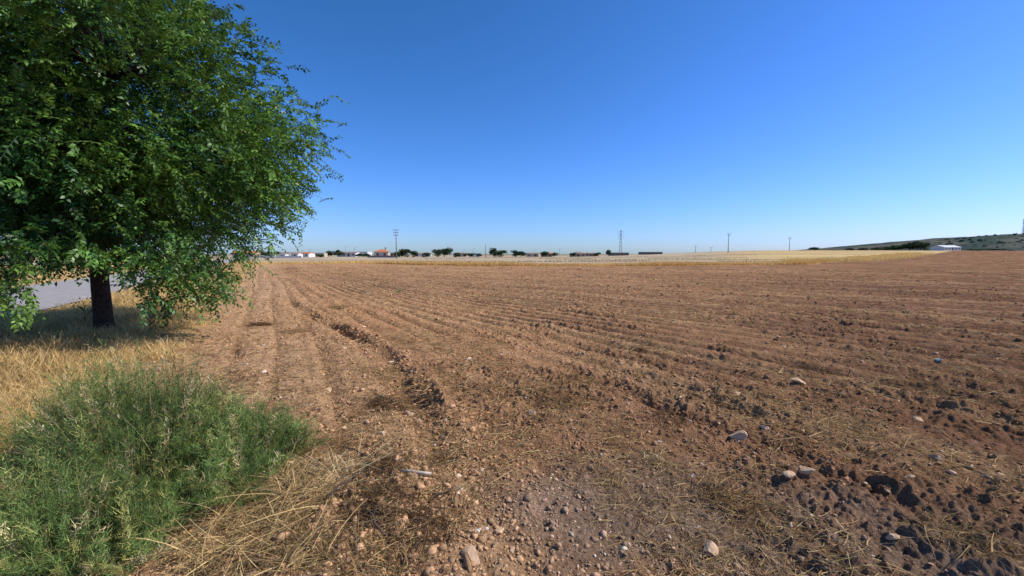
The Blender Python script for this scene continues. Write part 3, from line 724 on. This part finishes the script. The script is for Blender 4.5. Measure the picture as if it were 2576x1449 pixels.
lattice(x, d, z, h, 1.9, .5, .058, [(h-1.0, 1.9), (h-2.8, 1.6), (h-4.6, 1.6)], 'transmission_tower', 'steel lattice electricity tower standing behind pale stubble field', 'electricity tower', M_steel)
for (u, top, d) in [(870, 621, 260), (893, 624, 265), (780, 628, 240), (1190, 627, 270), (1165, 629, 280), (1407, 625, 255), (1135, 629, 280), (1345, 628, 270), (760, 631, 240)]:
    x = UX(u, d); z = float(H(x, d)); h = (639.5-top)/1074*d+1.65-z
    o = add('street_lamp', None, loc=(x, d, z), label='slim grey street lamp among village houses', category='street lamp', group='village street lamps')
    a = Acc(); a.tube([(0, 0, -.1), (0, 0, h*.6), (0, 0, h-.1)], [.09, .07, .06], 6); a.tube([(0, 0, h-.12), (.4, 0, h), (.9, 0, h)], [.05, .04, .04], 6); add('post', a.mesh('post'), M_steel, o)
    a = Acc(); a.box(.905, 1.5, -.13, .13, h-.08, h+.06); add('lamp_head', a.mesh('lamp_head'), M_conc, o)

# ------------------------------------------------------------------ hill
gx = np.linspace(700, 1900, 200); gy = np.linspace(560, 1500, 120)
GX, GY = np.meshgrid(gx, gy)
crest = np.interp(GX, [700, 764, 820, 860, 910, 980, 1080, 1300, 1900], [-4, 4, 14, 23, 31, 38, 45, 52, 40])
prof = sst(560, 900, GY)*(1-.6*sst(950, 1500, GY))
GZ = crest*prof*(1+.10*(fbm(GX*.02, GY*.02, 4, 90)-.5))+2.0*(fbm(GX*.05, GY*.05, 3, 91)-.5)*prof-1
HV = np.stack([GX, GY, GZ], -1).reshape(-1, 3); na_ = len(gx)
HF = np.array([(i*na_+j, i*na_+j+1, (i+1)*na_+j+1, (i+1)*na_+j) for i in range(len(gy)-1) for j in range(na_-1)])
q = fbm(GX.ravel()*.016, GY.ravel()*.012, 4, 92)
hc = mix(np.tile(C3(.065, .085, .070), (len(q), 1)), np.tile(C3(.135, .135, .100), (len(q), 1)), sst(.40, .62, q))
hm = attr_mat('hill_scrub', 0, .95, .0, .08, .75, 1.2)
add('hill', mesh_np('hill', HV, HF, True, hc), hm, kind='structure', label='low olive green scrub covered hill', category='hill')
def hillz(x, y):
    i = np.clip(np.searchsorted(gy, y)-1, 0, len(gy)-1); j = np.clip(np.searchsorted(gx, x)-1, 0, na_-1); return GZ[i, j]
n = 900; x = R.uniform(800, 1500, n); y = R.uniform(600, 930, n); k = fbm(x*.02, y*.02, 3, 95) > .47; x, y = x[k], y[k]; n = len(x)
m = 36; d_ = R.normal(size=(n, m, 3)); d_ /= np.linalg.norm(d_, axis=2, keepdims=True); d_[..., 2] = np.abs(d_[..., 2])*.8
sz = R.uniform(1.0, 2.6, (n, 1, 1)); p = np.stack([x, y, hillz(x, y)], 1)[:, None]+d_*sz
aa = R.normal(size=(n, m, 3))*.45*sz; bb = np.cross(aa, d_)
v = np.stack([p-aa, p+bb, p+aa, p-bb], 2).reshape(-1, 3); C = np.tile(C3(.065, .088, .065), (len(v), 1))*rep(R.uniform(.75, 1.2, (n*m, 1)), 4)
add('hill_scrub', mesh_np('hill_scrub', v, np.arange(n*m*4).reshape(-1, 4), False, C), M_farleaf, kind='stuff', label='dark scrub bushes dotted over the hill', category='scrub')
mz = float(hillz(1071, 895))
o = lattice(1071, 900, mz-1, 33, 3.2, 1.6, .22, [], 'antenna_mast', 'lattice telecom mast on top of the hill', 'antenna mast', M_steel)
for zz in (31, 28, 24):
    for an in (0, 2.1, 4.2):
        a = Acc(); cx, cy = 1.5*math.cos(an), 1.5*math.sin(an); a.box(cx-.35, cx+.35, cy-.2, cy+.2, zz-1.3, zz+1.3); a.tube([(0, 0, zz), (cx*.8, cy*.8, zz)], [.08, .08], 4)
        add('antenna_panel', a.mesh('antenna_panel'), M_met, o)

# ------------------------------------------------------------------ light
EL = math.radians(43); AZ = math.radians(88)
w = bpy.data.worlds.new('World'); scene.world = w; w.use_nodes = True
nt = w.node_tree; bg = nt.nodes['Background']
sky = nt.nodes.new('ShaderNodeTexSky'); sky.sky_type = 'NISHITA'; sky.sun_disc = False
sky.sun_elevation = EL; sky.sun_rotation = AZ; sky.altitude = 300; sky.air_density = 1.0; sky.dust_density = .5; sky.ozone_density = 1.2
tint = nt.nodes.new('ShaderNodeMix'); tint.data_type = 'RGBA'; tint.blend_type = 'MULTIPLY'; tint.inputs['Factor'].default_value = 1
tint.inputs['B'].default_value = (.083, .108, .172, 1)
nt.links.new(sky.outputs[0], tint.inputs['A'])
sp = nt.nodes.new('ShaderNodeSeparateColor'); cb = nt.nodes.new('ShaderNodeCombineColor'); nt.links.new(tint.outputs['Result'], sp.inputs[0])
for i_, (g_, k_) in enumerate([(1.42, 1.13), (1.10, .97), (1.32, 1.09)]):
    pw = nt.nodes.new('ShaderNodeMath'); pw.operation = 'POWER'; pw.inputs[1].default_value = g_
    mu = nt.nodes.new('ShaderNodeMath'); mu.operation = 'MULTIPLY'; mu.inputs[1].default_value = k_*10
    nt.links.new(sp.outputs[i_], pw.inputs[0]); nt.links.new(pw.outputs[0], mu.inputs[0]); nt.links.new(mu.outputs[0], cb.inputs[i_])
nt.links.new(cb.outputs[0], bg.inputs['Color']); bg.inputs['Strength'].default_value = .10
sd_ = Vector((math.sin(AZ)*math.cos(EL), math.cos(AZ)*math.cos(EL), math.sin(EL)))
L_ = bpy.data.lights.new('sun', 'SUN'); L_.energy = 5.0; L_.angle = math.radians(.5); L_.color = (1, .93, .82)
lo = bpy.data.objects.new('sun', L_); COL.objects.link(lo); lo.rotation_euler = sd_.to_track_quat('Z', 'Y').to_euler()
# ------------------------------------------------------------------ camera
cam = bpy.data.cameras.new('camera'); cam.sensor_width = 36; cam.lens = 15.0; cam.clip_end = 8000; cam.clip_start = .05
co = bpy.data.objects.new('camera', cam); COL.objects.link(co); co.location = (0, 0, 1.65); co.rotation_euler = (math.radians(90-4.55), 0, 0)
scene.camera = co
scene.view_settings.view_transform = 'Standard'; scene.view_settings.look = 'None'; scene.view_settings.exposure = 0
